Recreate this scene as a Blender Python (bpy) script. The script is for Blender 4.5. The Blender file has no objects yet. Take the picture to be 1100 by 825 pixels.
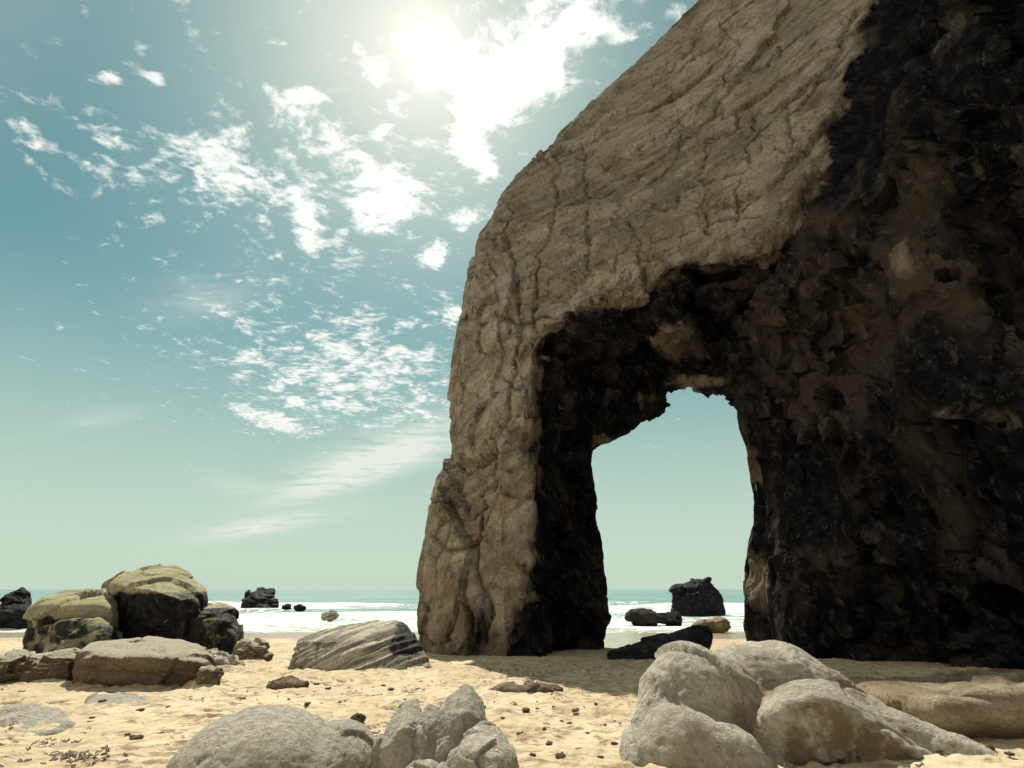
import bpy, bmesh, math
import numpy as np
from mathutils import Vector, Matrix

rng = np.random.default_rng(11)
scene = bpy.context.scene
COL = scene.collection
R = math.radians

# ------------------------------------------------------------------ camera model
FPX, CX, CY, HOR = 560.0, 550.0, 412.5, 633.0
PITCH = math.atan((HOR - CY) / FPX)
CP, SP = math.cos(PITCH), math.sin(PITCH)
CAMZ = 1.4
SEA = -1.6

def ray(px, py):
    dx, dv = px - CX, CY - py
    return np.array([dx, FPX * CP - dv * SP, dv * CP + FPX * SP])

def at(px, py, y):
    d = ray(px, py)
    s = y / d[1]
    return np.array([d[0] * s, y, CAMZ + d[2] * s])

def project(x, y, z):
    dep = y * CP + (z - CAMZ) * SP
    up = (z - CAMZ) * CP - y * SP
    dep = np.maximum(dep, 0.05)
    return CX + FPX * x / dep, CY - FPX * up / dep, dep

GY = np.array([-60, -10, 0, 2, 6, 10.5, 16, 23.6, 32, 42, 60, 90, 200.])
GZ = np.array([1.6, .42, .03, -.06, -.21, -.40, -.68, -1.08, -1.38, -1.58, -1.95, -2.6, -5.])

def ground(y):
    y = np.asarray(y, float)
    return (np.interp(y - 1.5, GY, GZ) + np.interp(y, GY, GZ) + np.interp(y + 1.5, GY, GZ)) / 3

def gy(py):
    ys = np.linspace(3, 60, 3000)
    d = ray(CX, py)
    zz = CAMZ + d[2] / d[1] * ys
    k = np.argmax(zz < ground(ys))
    return float(ys[k])

SUN_D = ray(457, 48); SUN_D /= np.linalg.norm(SUN_D)
SUN_EL = math.asin(SUN_D[2]); SUN_AZ = math.atan2(SUN_D[0], SUN_D[1])   # azimuth from +Y towards +X

# ------------------------------------------------------------------ numpy noise
def _hash(ix, iy, iz, seed):
    h = (ix.astype(np.int64) * 374761393 + iy.astype(np.int64) * 668265263 + iz.astype(np.int64) * 2147483647 + seed * 1274126177) & 0xffffffff
    h = ((h ^ (h >> 13)) * 1274126177) & 0xffffffff
    h = ((h ^ (h >> 16)) * 2246822519) & 0xffffffff
    return h ^ (h >> 15)

def perlin(P, seed=0):
    i = np.floor(P).astype(np.int64); f = P - i
    u = f * f * f * (f * (f * 6 - 15) + 10)
    out = 0
    for a in (0, 1):
        for b in (0, 1):
            for c in (0, 1):
                h = _hash(i[:, 0] + a, i[:, 1] + b, i[:, 2] + c, seed)
                gx = ((h & 1023) / 511.5 - 1); gy_ = (((h >> 10) & 1023) / 511.5 - 1); gz = (((h >> 20) & 1023) / 511.5 - 1)
                d = gx * (f[:, 0] - a) + gy_ * (f[:, 1] - b) + gz * (f[:, 2] - c)
                w = (u[:, 0] if a else 1 - u[:, 0]) * (u[:, 1] if b else 1 - u[:, 1]) * (u[:, 2] if c else 1 - u[:, 2])
                out = out + w * d
    return out * 1.3

def fbm(P, octv=4, seed=0, gain=.5, ridged=False):
    a, s, t = 1.0, 0, 0
    for k in range(octv):
        n = perlin(P * 2 ** k + 17.3 * k, seed + k)
        if ridged: n = 1 - 2 * np.abs(n)
        s = s + a * n; t += a; a *= gain
    return s / t

def cells(P, seed=0, tilt=.6):
    """Voronoi: block height with a random tilt per cell, and distance to the border."""
    i = np.floor(P).astype(np.int64)
    n = len(P)
    d1 = np.full(n, 9.); d2 = np.full(n, 9.); val = np.zeros(n)
    for a in (-1, 0, 1):
        for b in (-1, 0, 1):
            for c in (-1, 0, 1):
                j = i + np.array([a, b, c])
                h = _hash(j[:, 0], j[:, 1], j[:, 2], seed); h2 = _hash(j[:, 0], j[:, 1], j[:, 2], seed + 77)
                q = j + np.stack([(h & 1023), (h >> 10) & 1023, (h >> 20) & 1023], 1) / 1023.
                r = P - q
                d = np.sqrt((r * r).sum(1))
                g = np.stack([(h2 & 1023), (h2 >> 10) & 1023, (h2 >> 20) & 1023], 1) / 511.5 - 1
                v = (((h2 >> 5) & 1023) / 511.5 - 1) + tilt * (g * r).sum(1) * 2
                m1 = d < d1; m2 = (~m1) & (d < d2)
                d2 = np.where(m1, d1, np.where(m2, d, d2))
                val = np.where(m1, v, val); d1 = np.where(m1, d, d1)
    return val, d2 - d1

def sstep(a, b, x):
    t = np.clip((x - a) / (b - a), 0, 1)
    return t * t * (3 - 2 * t)

# ------------------------------------------------------------------ meshing
def surfnet(F, o, h):
    F = F.copy()
    for ax in range(3):
        sl = [slice(None)] * 3
        for e in (0, -1):
            sl[ax] = e; F[tuple(sl)] = np.maximum(F[tuple(sl)], h * .5)
    s = F < 0
    c = np.zeros(tuple(np.array(F.shape) - 1), np.uint8)
    for a in (0, 1):
        for b in (0, 1):
            for d in (0, 1):
                c += s[a:F.shape[0] - 1 + a, b:F.shape[1] - 1 + b, d:F.shape[2] - 1 + d]
    act = np.argwhere((c > 0) & (c < 8))
    vid = np.full(c.shape, -1, np.int32)
    vid[act[:, 0], act[:, 1], act[:, 2]] = np.arange(len(act))
    cor = np.array([(a, b, d) for a in (0, 1) for b in (0, 1) for d in (0, 1)])
    val = np.stack([F[act[:, 0] + k[0], act[:, 1] + k[1], act[:, 2] + k[2]] for k in cor], 1)
    pos = np.zeros((len(act), 3)); cnt = np.zeros(len(act))
    for p in range(8):
        for q in range(p + 1, 8):
            if np.abs(cor[p] - cor[q]).sum() != 1: continue
            m = (val[:, p] < 0) != (val[:, q] < 0)
            t = val[:, p] / np.where(m, val[:, p] - val[:, q], 1)
            pos += np.where(m[:, None], cor[p] + t[:, None] * (cor[q] - cor[p]), 0); cnt += m
    V = (act + pos / cnt[:, None]) * h + o
    Q = []
    for ax in range(3):
        u, w = (ax + 1) % 3, (ax + 2) % 3
        a0 = [slice(None)] * 3; a1 = [slice(None)] * 3
        a0[ax] = slice(0, -1); a1[ax] = slice(1, None)
        e = np.argwhere(s[tuple(a0)] != s[tuple(a1)])
        e = e[(e[:, u] > 0) & (e[:, w] > 0) & (e[:, u] < F.shape[u] - 1) & (e[:, w] < F.shape[w] - 1)]
        du = np.zeros(3, int); du[u] = 1; dw = np.zeros(3, int); dw[w] = 1
        g = lambda k: vid[k[:, 0], k[:, 1], k[:, 2]]
        q = np.stack([g(e - du - dw), g(e - dw), g(e), g(e - du)], 1)
        flip = ~s[e[:, 0], e[:, 1], e[:, 2]]
        q[flip] = q[flip][:, ::-1]
        Q.append(q)
    Q = np.concatenate(Q)
    return V, Q[(Q >= 0).all(1)]

def normals(V, Q):
    n = np.cross(V[Q[:, 2]] - V[Q[:, 0]], V[Q[:, 3]] - V[Q[:, 1]])
    N = np.zeros_like(V)
    for k in range(4):
        for ax in range(3):
            N[:, ax] += np.bincount(Q[:, k], n[:, ax], len(V))
    return N / np.maximum(np.linalg.norm(N, axis=1, keepdims=True), 1e-9)

def relax(V, Q, it=1):
    for _ in range(it):
        S = np.zeros_like(V); C = np.zeros(len(V))
        for k in range(4):
            a, b = Q[:, k], Q[:, (k + 1) % 4]
            for ax in range(3):
                S[:, ax] += np.bincount(a, V[b, ax], len(V))
            C += np.bincount(a, minlength=len(V))
        V = V * .5 + .5 * S / np.maximum(C, 1)[:, None]
    return V

def mesh_obj(name, V, Q, mat, parent=None, attrs=None, loc=None, smooth=True):
    me = bpy.data.meshes.new(name)
    loc = np.zeros(3) if loc is None else np.asarray(loc, float)
    W = (V - loc).astype(np.float32)
    n = Q.shape[1]
    me.vertices.add(len(W)); me.vertices.foreach_set('co', W.ravel())
    me.loops.add(Q.size); me.loops.foreach_set('vertex_index', Q.astype(np.int32).ravel())
    me.polygons.add(len(Q)); me.polygons.foreach_set('loop_start', np.arange(0, Q.size, n, dtype=np.int32))
    me.update(calc_edges=True); me.validate()
    me.polygons.foreach_set('use_smooth', np.full(len(me.polygons), smooth))
    for k, v in (attrs or {}).items():
        at_ = me.attributes.new(k, 'FLOAT', 'POINT'); at_.data.foreach_set('value', v.astype(np.float32))
    me.materials.append(mat)
    o = bpy.data.objects.new(name, me); COL.objects.link(o)
    o.location = loc
    if parent: o.parent = parent
    return o

def tag(o, label=None, cat=None, group=None, kind=None):
    if label: o['label'] = label
    if cat: o['category'] = cat
    if group: o['group'] = group
    if kind: o['kind'] = kind
    return o

# ------------------------------------------------------------------ node helpers
class NT:
    def __init__(s, tree): s.t = tree; s.n = tree.nodes; s.l = tree.links
    def put(s, sock, v):
        if hasattr(v, 'bl_idname') or isinstance(v, bpy.types.NodeSocket): s.l.new(v, sock)
        elif isinstance(v, (tuple, list)) and len(v) == 3 and sock.type == 'RGBA': sock.default_value = (*v, 1)
        else: sock.default_value = v
    def math(s, op, a, b=0., c=None, clamp=False):
        n = s.n.new('ShaderNodeMath'); n.operation = op; n.use_clamp = clamp
        s.put(n.inputs[0], a); s.put(n.inputs[1], b)
        if c is not None: s.put(n.inputs[2], c)
        return n.outputs[0]
    def vmath(s, op, a, b=None, scale=None):
        n = s.n.new('ShaderNodeVectorMath'); n.operation = op
        s.put(n.inputs[0], a)
        if b is not None: s.put(n.inputs[1], b)
        if scale is not None: s.put(n.inputs[3], scale)
        return n.outputs['Value'] if op in ('DOT_PRODUCT', 'LENGTH', 'DISTANCE') else n.outputs[0]
    def mix(s, f, a, b, mode='MIX'):
        n = s.n.new('ShaderNodeMix'); n.data_type = 'RGBA'; n.blend_type = mode
        s.put(n.inputs[0], f); s.put(n.inputs[6], a); s.put(n.inputs[7], b)
        return n.outputs[2]
    def ramp(s, x, a, b, lo=0., hi=1., kind='SMOOTHSTEP'):
        n = s.n.new('ShaderNodeMapRange'); n.interpolation_type = kind
        s.put(n.inputs[0], x); n.inputs[1].default_value = a; n.inputs[2].default_value = b
        n.inputs[3].default_value = lo; n.inputs[4].default_value = hi
        return n.outputs[0]
    def noise(s, v, scale, detail=4., rough=.55, dist=0., dim='3D', out=0):
        n = s.n.new('ShaderNodeTexNoise'); n.noise_dimensions = dim
        s.put(n.inputs['Vector'], v); n.inputs['Scale'].default_value = scale
        n.inputs['Detail'].default_value = detail; n.inputs['Roughness'].default_value = rough; n.inputs['Distortion'].default_value = dist
        return n.outputs[out]
    def voro(s, v, scale, feature='F1', rand=1., out=0):
        n = s.n.new('ShaderNodeTexVoronoi'); n.feature = feature
        s.put(n.inputs['Vector'], v); n.inputs['Scale'].default_value = scale; n.inputs['Randomness'].default_value = rand
        return n.outputs[out]
    def mapping(s, v, scale=(1, 1, 1), rot=(0, 0, 0), loc=(0, 0, 0)):
        n = s.n.new('ShaderNodeMapping'); s.put(n.inputs[0], v)
        n.inputs['Scale'].default_value = scale; n.inputs['Rotation'].default_value = rot; n.inputs['Location'].default_value = loc
        return n.outputs[0]
    def attr(s, name):
        n = s.n.new('ShaderNodeAttribute'); n.attribute_name = name
        return n.outputs['Fac']
    def bump(s, h, strength, dist, nrm=None):
        n = s.n.new('ShaderNodeBump'); s.put(n.inputs['Height'], h)
        n.inputs['Strength'].default_value = strength; n.inputs['Distance'].default_value = dist
        if nrm is not None: s.l.new(nrm, n.inputs['Normal'])
        return n.outputs[0]

def material(name):
    m = bpy.data.materials.new(name); m.use_nodes = True
    t = NT(m.node_tree); t.n.clear()
    out = t.n.new('ShaderNodeOutputMaterial'); b = t.n.new('ShaderNodeBsdfPrincipled')
    t.l.new(b.outputs[0], out.inputs[0])
    return m, t, b

def rock_mat(name, c1, c2, dark=(.02, .02, .022), moss_shading=None, sc=1., strata=(0, 0, 0), bump=1., rough=.85, brown=None, fleck_mix=.5, striped=None, lamw=.22, layw=.9, gritw=.10, facets=0., fleck=(.20, .18, .14), seam=0.):
    """c1/c2: dry stone colours; attribute wet_shade -> dark algae stone and painted shade; attribute moss_shading -> weed, painted lit tops and shaded sides."""
    m, t, b = material(name)
    geo = t.n.new('ShaderNodeNewGeometry'); pos = geo.outputs['Position']
    P = t.mapping(pos, rot=strata)
    lay = t.mapping(P, scale=(.55, .55, 3.2))
    big = t.noise(pos, .45 * sc, 5, .6)
    lay_n = t.noise(lay, 1.1 * sc, 6, .62, .4)
    fine = t.noise(pos, 11 * sc, 6, .68)
    grain = t.noise(pos, 70 * sc, 3, .7)
    f = t.math('ADD', t.math('MULTIPLY', big, .45), t.math('MULTIPLY', lay_n, .55))
    col = t.mix(t.ramp(f, .36, .64), c1, c2)
    if striped:
        w = t.noise(t.mapping(P, scale=(.25, .25, 4.)), 2.2 * sc, 4, .55, .3)
        col = t.mix(t.ramp(w, .46, .56), col, striped)
    if brown:
        col = t.mix(t.ramp(t.noise(pos, .8 * sc, 5, .65), .5, .68, 0, .8), col, brown)
    # mottling, lichen and mineral specks
    col = t.mix(t.ramp(fine, .3, .7, .0, 1.), t.mix(1., col, (.76, .74, .71), 'MULTIPLY'), t.mix(1., col, (1.18, 1.16, 1.12), 'MULTIPLY'))
    col = t.mix(t.ramp(grain, .55, .75, 0, .35), col, t.mix(1., col, (.5, .48, .47), 'MULTIPLY'))
    cr = t.voro(t.mapping(t.vmath('ADD', P, t.vmath('SCALE', t.noise(pos, 1.1 * sc, 4, .65, out=1), scale=1.3 / sc)), scale=(1, 1, .5 if name == 'arch_rock' else 1.4)), .55 * sc, 'DISTANCE_TO_EDGE')
    crack = t.math('MAXIMUM', t.ramp(cr, 0, .016), t.ramp(t.noise(pos, .7 * sc, 2), .42, .56))
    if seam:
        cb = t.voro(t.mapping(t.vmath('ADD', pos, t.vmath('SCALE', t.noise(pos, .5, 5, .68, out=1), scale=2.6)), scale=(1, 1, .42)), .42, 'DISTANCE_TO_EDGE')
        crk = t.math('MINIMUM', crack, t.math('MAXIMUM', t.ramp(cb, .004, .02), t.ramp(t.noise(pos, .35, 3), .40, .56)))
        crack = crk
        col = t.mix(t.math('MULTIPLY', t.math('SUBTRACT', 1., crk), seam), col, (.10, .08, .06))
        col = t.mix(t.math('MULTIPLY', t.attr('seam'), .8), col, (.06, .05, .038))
        col = t.mix(t.ramp(t.noise(t.mapping(P, scale=(.16, .3, .9)), .55, 5, .62, .4), .46, .60, 0, .6), col, t.mix(1., col, (.66, .66, .67), 'MULTIPLY'))
    wet_shade = t.attr('wet_shade')
    wn = t.math('ADD', wet_shade, t.math('MULTIPLY', t.math('SUBTRACT', t.noise(t.mapping(pos, scale=(1, 1, .42)) if seam else pos, 1.3 * sc, 4 if seam else 6, .6, .3), .5), 1.5))
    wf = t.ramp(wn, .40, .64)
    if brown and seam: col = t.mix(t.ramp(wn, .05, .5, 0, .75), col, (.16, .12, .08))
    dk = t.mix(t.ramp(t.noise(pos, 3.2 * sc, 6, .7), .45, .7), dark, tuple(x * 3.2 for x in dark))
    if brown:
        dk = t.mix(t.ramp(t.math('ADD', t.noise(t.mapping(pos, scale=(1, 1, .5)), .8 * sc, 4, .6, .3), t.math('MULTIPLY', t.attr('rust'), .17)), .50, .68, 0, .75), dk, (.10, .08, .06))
    dk = t.mix(t.ramp(t.noise(t.mapping(P, scale=(1, 1, .5), rot=(0, R(25), 0)), 4.5 * sc, 5, .7, .15), .555, .66, 0, fleck_mix), dk, t.mix(t.ramp(wet_shade, 1.12, 1.3), fleck, dark))  # pale flecks scattered over the dark stone
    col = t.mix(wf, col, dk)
    if moss_shading:
        mn = t.math('ADD', t.attr('moss_shading'), t.math('MULTIPLY', t.math('SUBTRACT', t.noise(pos, 2.2 * sc, 6, .7), .5), 1.6))
        col = t.mix(t.ramp(mn, .45, .75, 0, .8), col, moss_shading)
    t.put(b.inputs['Base Color'], col)
    t.put(b.inputs['Roughness'], t.ramp(wf, 0, 1, rough, .58, 'LINEAR'))
    b.inputs['Specular IOR Level'].default_value = 0. if seam else .10
    h = t.math('ADD', t.math('MULTIPLY', lay_n, layw), t.math('MULTIPLY', fine, .9))
    h = t.math('ADD', h, t.math('MULTIPLY', t.noise(pos, 27 * sc, 4, .7), .45))
    h = t.math('ADD', h, t.math('MULTIPLY', grain, gritw))
    h = t.math('ADD', h, t.math('MULTIPLY', crack, .35))
    lam = t.noise(t.mapping(P, scale=(.25, .25, 6.)), 2.6 * sc, 5, .6, .25)
    h = t.math('ADD', h, t.math('MULTIPLY', lam, lamw))
    if facets:
        fp = t.mapping(t.vmath('ADD', pos, t.vmath('SCALE', t.noise(pos, 1.2, 3, .6, out=1), scale=.6)), scale=(1, 1, .5), rot=(0, R(14), 0))
        fh = t.math('ADD', t.voro(fp, 1.5), t.math('MULTIPLY', t.voro(fp, 4.2), .4))
        h = t.math('ADD', h, t.math('MULTIPLY', fh, t.math('MULTIPLY', wf, facets)))
    n1 = t.bump(h, .9 * min(bump, 1.), .22 * bump / sc)
    t.put(b.inputs['Normal'], n1)
    return m

M_ARCH = rock_mat('arch_rock', (.335, .29, .225), (.61, .55, .44), dark=(.014, .014, .017), brown=(.33, .255, .18), sc=.6, strata=(0, R(33), 0), bump=1., lamw=.3, layw=.7, facets=.4, fleck_mix=.4, fleck=(.20, .18, .14), seam=.5)
M_MOSSY = rock_mat('mossy_boulder_rock', (.40, .37, .255), (.66, .62, .46), moss_shading=(.42, .42, .14), sc=.9, strata=(0, R(6), 0))
M_LONG = rock_mat('brown_boulder_rock', (.14, .10, .068), (.30, .245, .175), moss_shading=(.66, .60, .45), sc=1.2, strata=(0, R(3), 0), brown=(.15, .10, .065), layw=.7)
M_STRIPE = rock_mat('striped_boulder_rock', (.20, .185, .155), (.32, .30, .245), sc=1., strata=(R(10), R(24), 0), striped=(.58, .53, .42), bump=.8)
M_DARK = rock_mat('dark_sea_rock', (.03, .028, .027), (.065, .06, .052), dark=(.015, .015, .017), sc=.8, fleck_mix=.3)
M_GREY = rock_mat('grey_shore_rock', (.50, .475, .40), (.73, .69, .585), sc=1.5, bump=1., rough=.9, lamw=0., layw=.35, gritw=.3)
M_FORE = rock_mat('grey_brown_shore_rock', (.52, .49, .41), (.74, .70, .59), sc=1.4, bump=1., rough=.9, lamw=0., layw=.4, gritw=.3, brown=(.40, .30, .19), moss_shading=(.25, .165, .095))
M_PEB = rock_mat('pebble_stone', (.10, .075, .05), (.21, .16, .105), sc=6., lamw=0.)
M_TANROCK = rock_mat('tan_shore_rock', (.30, .235, .155), (.50, .43, .31), sc=1.8, bump=1., brown=(.17, .11, .07), strata=(0, R(-8), 0))

# ------------------------------------------------------------------ SDF rocks
def hull_planes(P):
    bm = bmesh.new()
    for p in P: bm.verts.new(p)
    bmesh.ops.convex_hull(bm, input=bm.verts)
    c = np.mean(P, 0); pl = {}
    for f in bm.faces:
        n = np.array(f.normal); d = float(n @ np.array(f.verts[0].co))
        if np.linalg.norm(n) < .5: continue
        if n @ c > d: n, d = -n, -d
        pl[tuple(np.round(n, 2))] = (n, d)
    bm.free()
    return list(pl.values())

def sd_hull(X, pl, k):
    v = np.stack([X @ n - d for n, d in pl], -1)
    m = v.max(-1)
    return m + k * np.log(np.exp((v - m[..., None]) / k).sum(-1)) - k * .5

def sd_ell(X, c, r, rz=0, ry=0):
    D = X - c
    M = np.array((Matrix.Rotation(rz, 3, 'Z') @ Matrix.Rotation(ry, 3, 'Y')))
    D = D @ M
    k = np.sqrt(((D / r) ** 2).sum(-1))
    return (k - 1) * min(r) * np.clip(k, .6, 1.4)

def sd_chain(X, pts, k=.12):
    F = None
    for (a, ra), (b, rb) in zip(pts[:-1], pts[1:]):
        e = b - a
        t = np.clip(((X - a) @ e) / (e @ e), 0, 1)
        f = np.sqrt(((X - a - t[..., None] * e) ** 2).sum(-1)) - (ra + (rb - ra) * t)
        F = f if F is None else np.minimum(F, f)
    return F

def smin(a, b, k):
    h = np.clip(.5 + .5 * (b - a) / k, 0, 1)
    return b * (1 - h) + a * h - k * h * (1 - h)

FOOT = []

def build_rock(name, prims, mat, label, cat, res=56, k=.12, rnd=.06, amp=.05, facet=.06, strat=.03, dip=(0, .2, 1.), seed=1, wet_shade_z=None, wet_shade_hi=None, mosstop=0., group=None, zmin=None, moss_shadingfn=None, wet_shadefn=None, grit=.002, crackd=.012):
    """prims: ('h', [points]) or ('e', centre, radii, rz, ry), in world metres."""
    los, his = [], []
    for p in prims:
        if p[0] == 'h': A = np.array(p[1]); los.append(A.min(0)); his.append(A.max(0))
        elif p[0] == 'c': c = np.array([q[0] for q in p[1]]); r = max(q[1] for q in p[1]); los.append(c.min(0) - r); his.append(c.max(0) + r)
        else: c, r = np.array(p[1]), max(p[2]); los.append(c - r); his.append(c + r)
    lo, hi = np.min(los, 0), np.max(his, 0)
    size = (hi - lo).max()
    h = size / res
    lo = lo - 3 * h; hi = hi + 3 * h
    if zmin is not None: lo[2] = max(lo[2], zmin)
    ax = [np.arange(lo[i], hi[i] + h, h) for i in range(3)]
    X = np.stack(np.meshgrid(*ax, indexing='ij'), -1)
    F = None
    for p in prims:
        f = sd_hull(X, hull_planes([np.array(q) for q in p[1]]), rnd) if p[0] == 'h' else sd_chain(X, p[1]) if p[0] == 'c' else sd_ell(X, np.array(p[1]), np.array(p[2]), *(p[3:] if len(p) > 3 else ()))
        F = f if F is None else smin(F, f, k)
    V, Q = surfnet(F.astype(np.float32), lo, h)
    V = relax(V, Q, 1)
    N = normals(V, Q)
    s = size
    off = seed * 7.31
    P = V / s + off
    d = amp * s * fbm(P * 3.2, 4, seed)
    wv = P + .12 * np.stack([perlin(P * 3, seed + 5), perlin(P * 3 + 9, seed + 6), perlin(P * 3 + 4, seed + 8)], 1)
    v, e = cells(wv * 3.4, seed + 3, 1.0)
    d += facet * s * (.55 * v - .22 * (1 - sstep(0, .05, e)) * sstep(-.05, .2, perlin(P * 3, seed + 2)))
    dp = np.array(dip) / np.linalg.norm(dip)
    q = P @ dp
    st = fbm(np.stack([q * 16 + .5 * perlin(P * 4, seed), P[:, 0] * 1.5, P[:, 1] * 1.5], 1), 3, seed + 11, ridged=True)
    d += strat * s * st
    d += (.2 * amp + grit) * s * fbm(P * 20, 4, seed + 20, .6)
    pit = sstep(.15, .45, perlin(P * 60, seed + 31))
    d -= .6 * grit * s * pit
    zl = perlin(wv * 2.3, seed + 33); zm = sstep(-.1, .15, perlin(P * 1.9, seed + 34))
    d -= crackd * s * np.exp(-(zl / .022) ** 2) * zm
    zl = perlin(wv * 4.1 + 3, seed + 35); zm = sstep(.0, .2, perlin(P * 2.6, seed + 36))
    d -= .6 * crackd * s * np.exp(-(zl / .03) ** 2) * zm
    V = V + N * d[:, None]
    N = normals(V, Q)
    attrs = {}
    wet_shade = np.zeros(len(V))
    if wet_shade_z is not None:
        wet_shade = 1 - sstep(wet_shade_z, wet_shade_hi, V[:, 2])
    if wet_shadefn is not None: wet_shade = np.maximum(wet_shade, wet_shadefn(V, N))
    attrs['wet_shade'] = wet_shade
    attrs['moss_shading'] = moss_shadingfn(V, N) if moss_shadingfn else np.full(len(V), mosstop)
    base = np.array([(lo[0] + hi[0]) / 2, (lo[1] + hi[1]) / 2, V[:, 2].min()])
    if cat != 'rock' or name not in ('rounded_rock', 'split_rock', 'lumpy_rock', 'sand_slab', 'flat_rock', 'rock_ledge', 'rock_slab'): FOOT.append(V[np.abs(V[:, 2] - ground(V[:, 1])) < .12][:, :2])
    o = mesh_obj(name, V, Q, mat, attrs=attrs, loc=base)
    return tag(o, label, cat, group)

def H(y0, *pts):
    return ('h', [at(a, b, y0 + c) for a, b, c in pts])

def CH(y0, *pts):
    out = []
    for a, b, dy, r in pts:
        p = at(a, b, y0 + dy); dep = p[1] * CP + (p[2] - CAMZ) * SP
        out.append((p, r * dep / FPX))
    return ('c', out)

def E(px, py, y, r, rz=0., ry=0.):
    return ('e', at(px, py, y), r, rz, ry)

# ------------------------------------------------------------------ the sea arch
def poly_sd(poly, X, Y):
    """signed distance in pixels, negative inside."""
    P = np.array(poly, float); d = np.full(X.shape, 1e9); ins = np.zeros(X.shape, bool)
    for (ax_, ay_), (bx_, by_) in zip(P, np.roll(P, -1, 0)):
        ex, ey = bx_ - ax_, by_ - ay_
        t = np.clip(((X - ax_) * ex + (Y - ay_) * ey) / (ex * ex + ey * ey + 1e-9), 0, 1)
        d = np.minimum(d, (X - ax_ - t * ex) ** 2 + (Y - ay_ - t * ey) ** 2)
        c = ((ay_ > Y) != (by_ > Y)) & (X < ex * (Y - ay_) / (ey if ey else 1e-9) + ax_)
        ins ^= c
    d = np.sqrt(d)
    return np.where(ins, -d, d)

def seg_dist(line, X, Y):
    d = np.full(X.shape, 1e9)
    for (ax_, ay_), (bx_, by_) in zip(line[:-1], line[1:]):
        ex, ey = bx_ - ax_, by_ - ay_
        t = np.clip(((X - ax_) * ex + (Y - ay_) * ey) / (ex * ex + ey * ey), 0, 1)
        d = np.minimum(d, (X - ax_ - t * ex) ** 2 + (Y - ay_ - t * ey) ** 2)
    return np.sqrt(d)

SIL = [(452, 740), (451, 690), (452, 650), (455, 610), (458, 595), (464, 560), (470, 530), (475, 511), (481, 507), (485, 470), (485, 440), (488, 405), (494, 365),
       (502, 320), (508, 285), (514, 257), (523, 243), (535, 220), (543, 207), (556, 190), (573, 172), (588, 158), (606, 138), (630, 114), (655, 92),
       (683, 64), (712, 36), (748, 6), (800, -45), (900, -120), (1050, -190), (1200, -190), (1240, 200), (1240, 760)]
HOLE = [(637, 484), (648, 480), (662, 474), (676, 468), (688, 457), (700, 452), (716, 448), (721, 440), (722, 424), (738, 421), (750, 425), (764, 429), (783, 430),
        (789, 440), (792, 462), (799, 480), (803, 510), (808, 540), (807, 562), (801, 585), (798, 610), (799, 640), (796, 672), (802, 700), (806, 760),
        (655, 760), (653, 700), (656, 668), (657, 640), (652, 610), (649, 575), (643, 540), (639, 510)]
LIP = [(585, 760), (577, 660), (574, 560), (570, 470), (572, 380), (590, 358), (614, 352), (617, 332), (650, 326), (690, 322), (704, 296), (735, 283), (790, 285), (835, 272), (870, 230)]
TUN = LIP + [(880, 300), (880, 760)]
CTRL = [(452, 690, 24.9), (460, 560, 25.4), (487, 430, 26.2), (512, 265, 27.4), (575, 165, 31.), (640, 105, 32.), (700, 52, 31.3), (755, 0, 29.8), (900, -120, 27.5), (1050, -190, 25.),
        (500, 700, 23.4), (505, 560, 23.9), (525, 430, 24.4), (545, 300, 25.4), (572, 700, 22.9), (572, 560, 23.1), (572, 400, 23.6), (620, 250, 26.), (650, 320, 23.8),
        (700, 200, 26.8), (720, 290, 22.6), (790, 270, 21.6), (800, 150, 24.8), (850, 200, 20.9), (900, 50, 22.4), (945, 0, 21.), (870, 300, 22.), (870, 700, 23.), (1100, 300, 22.), (1100, 700, 22.), (1050, 20, 21.), (700, 600, 22.8)]
DARK = [(960, -420), (941, 0), (926, 60), (906, 120), (880, 182), (858, 228), (836, 266), (800, 288), (735, 290), (706, 300), (690, 326), (650, 332), (619, 338), (612, 356), (590, 362), (572, 384),
        (570, 470), (574, 560), (566, 620), (552, 660), (540, 700), (530, 790), (1300, 790), (1300, -420)]
CRACKS = [[(553, 200), (547, 250), (552, 292), (561, 330), (553, 400), (541, 468), (531, 522)], [(632, 238), (629, 275), (633, 318), (632, 348)], [(588, 262), (577, 300), (575, 335), (571, 372)],
          [(513, 262), (504, 330), (503, 395), (493, 468), (490, 520)], [(482, 505), (485, 560), (474, 600), (468, 650)], [(528, 332), (556, 347), (590, 340), (616, 345)],
          [(484, 500), (508, 514), (540, 490), (571, 478)], [(499, 470), (512, 512), (523, 545), (508, 556)], [(520, 556), (511, 612), (529, 660), (520, 690)],
          [(622, 160), (633, 200), (628, 238)], [(540, 408), (556, 420), (573, 412)], [(462, 575), (490, 590), (520, 580)], [(600, 165), (598, 215), (588, 262)], [(470, 540), (500, 545)], [(676, 235), (690, 280), (688, 318)],
          [(650, 182), (690, 164), (735, 132), (800, 82), (872, 28)], [(700, 196), (760, 150), (820, 118), (908, 62)], [(690, 240), (740, 205), (800, 180), (870, 160)], [(655, 130), (700, 98), (755, 60), (800, 12)],
          [(640, 215), (690, 190), (722, 168)], [(760, 150), (752, 200), (760, 250)], [(806, 122), (800, 180), (792, 240)], [(846, 112), (852, 170)], [(735, 132), (728, 168)], [(700, 262), (750, 240), (820, 232)], [(770, 20), (790, 50), (782, 92)]]
JOIN = [(965, -420), (948, -60), (944, 0), (929, 60), (909, 120), (884, 182), (862, 228), (842, 266)]
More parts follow.
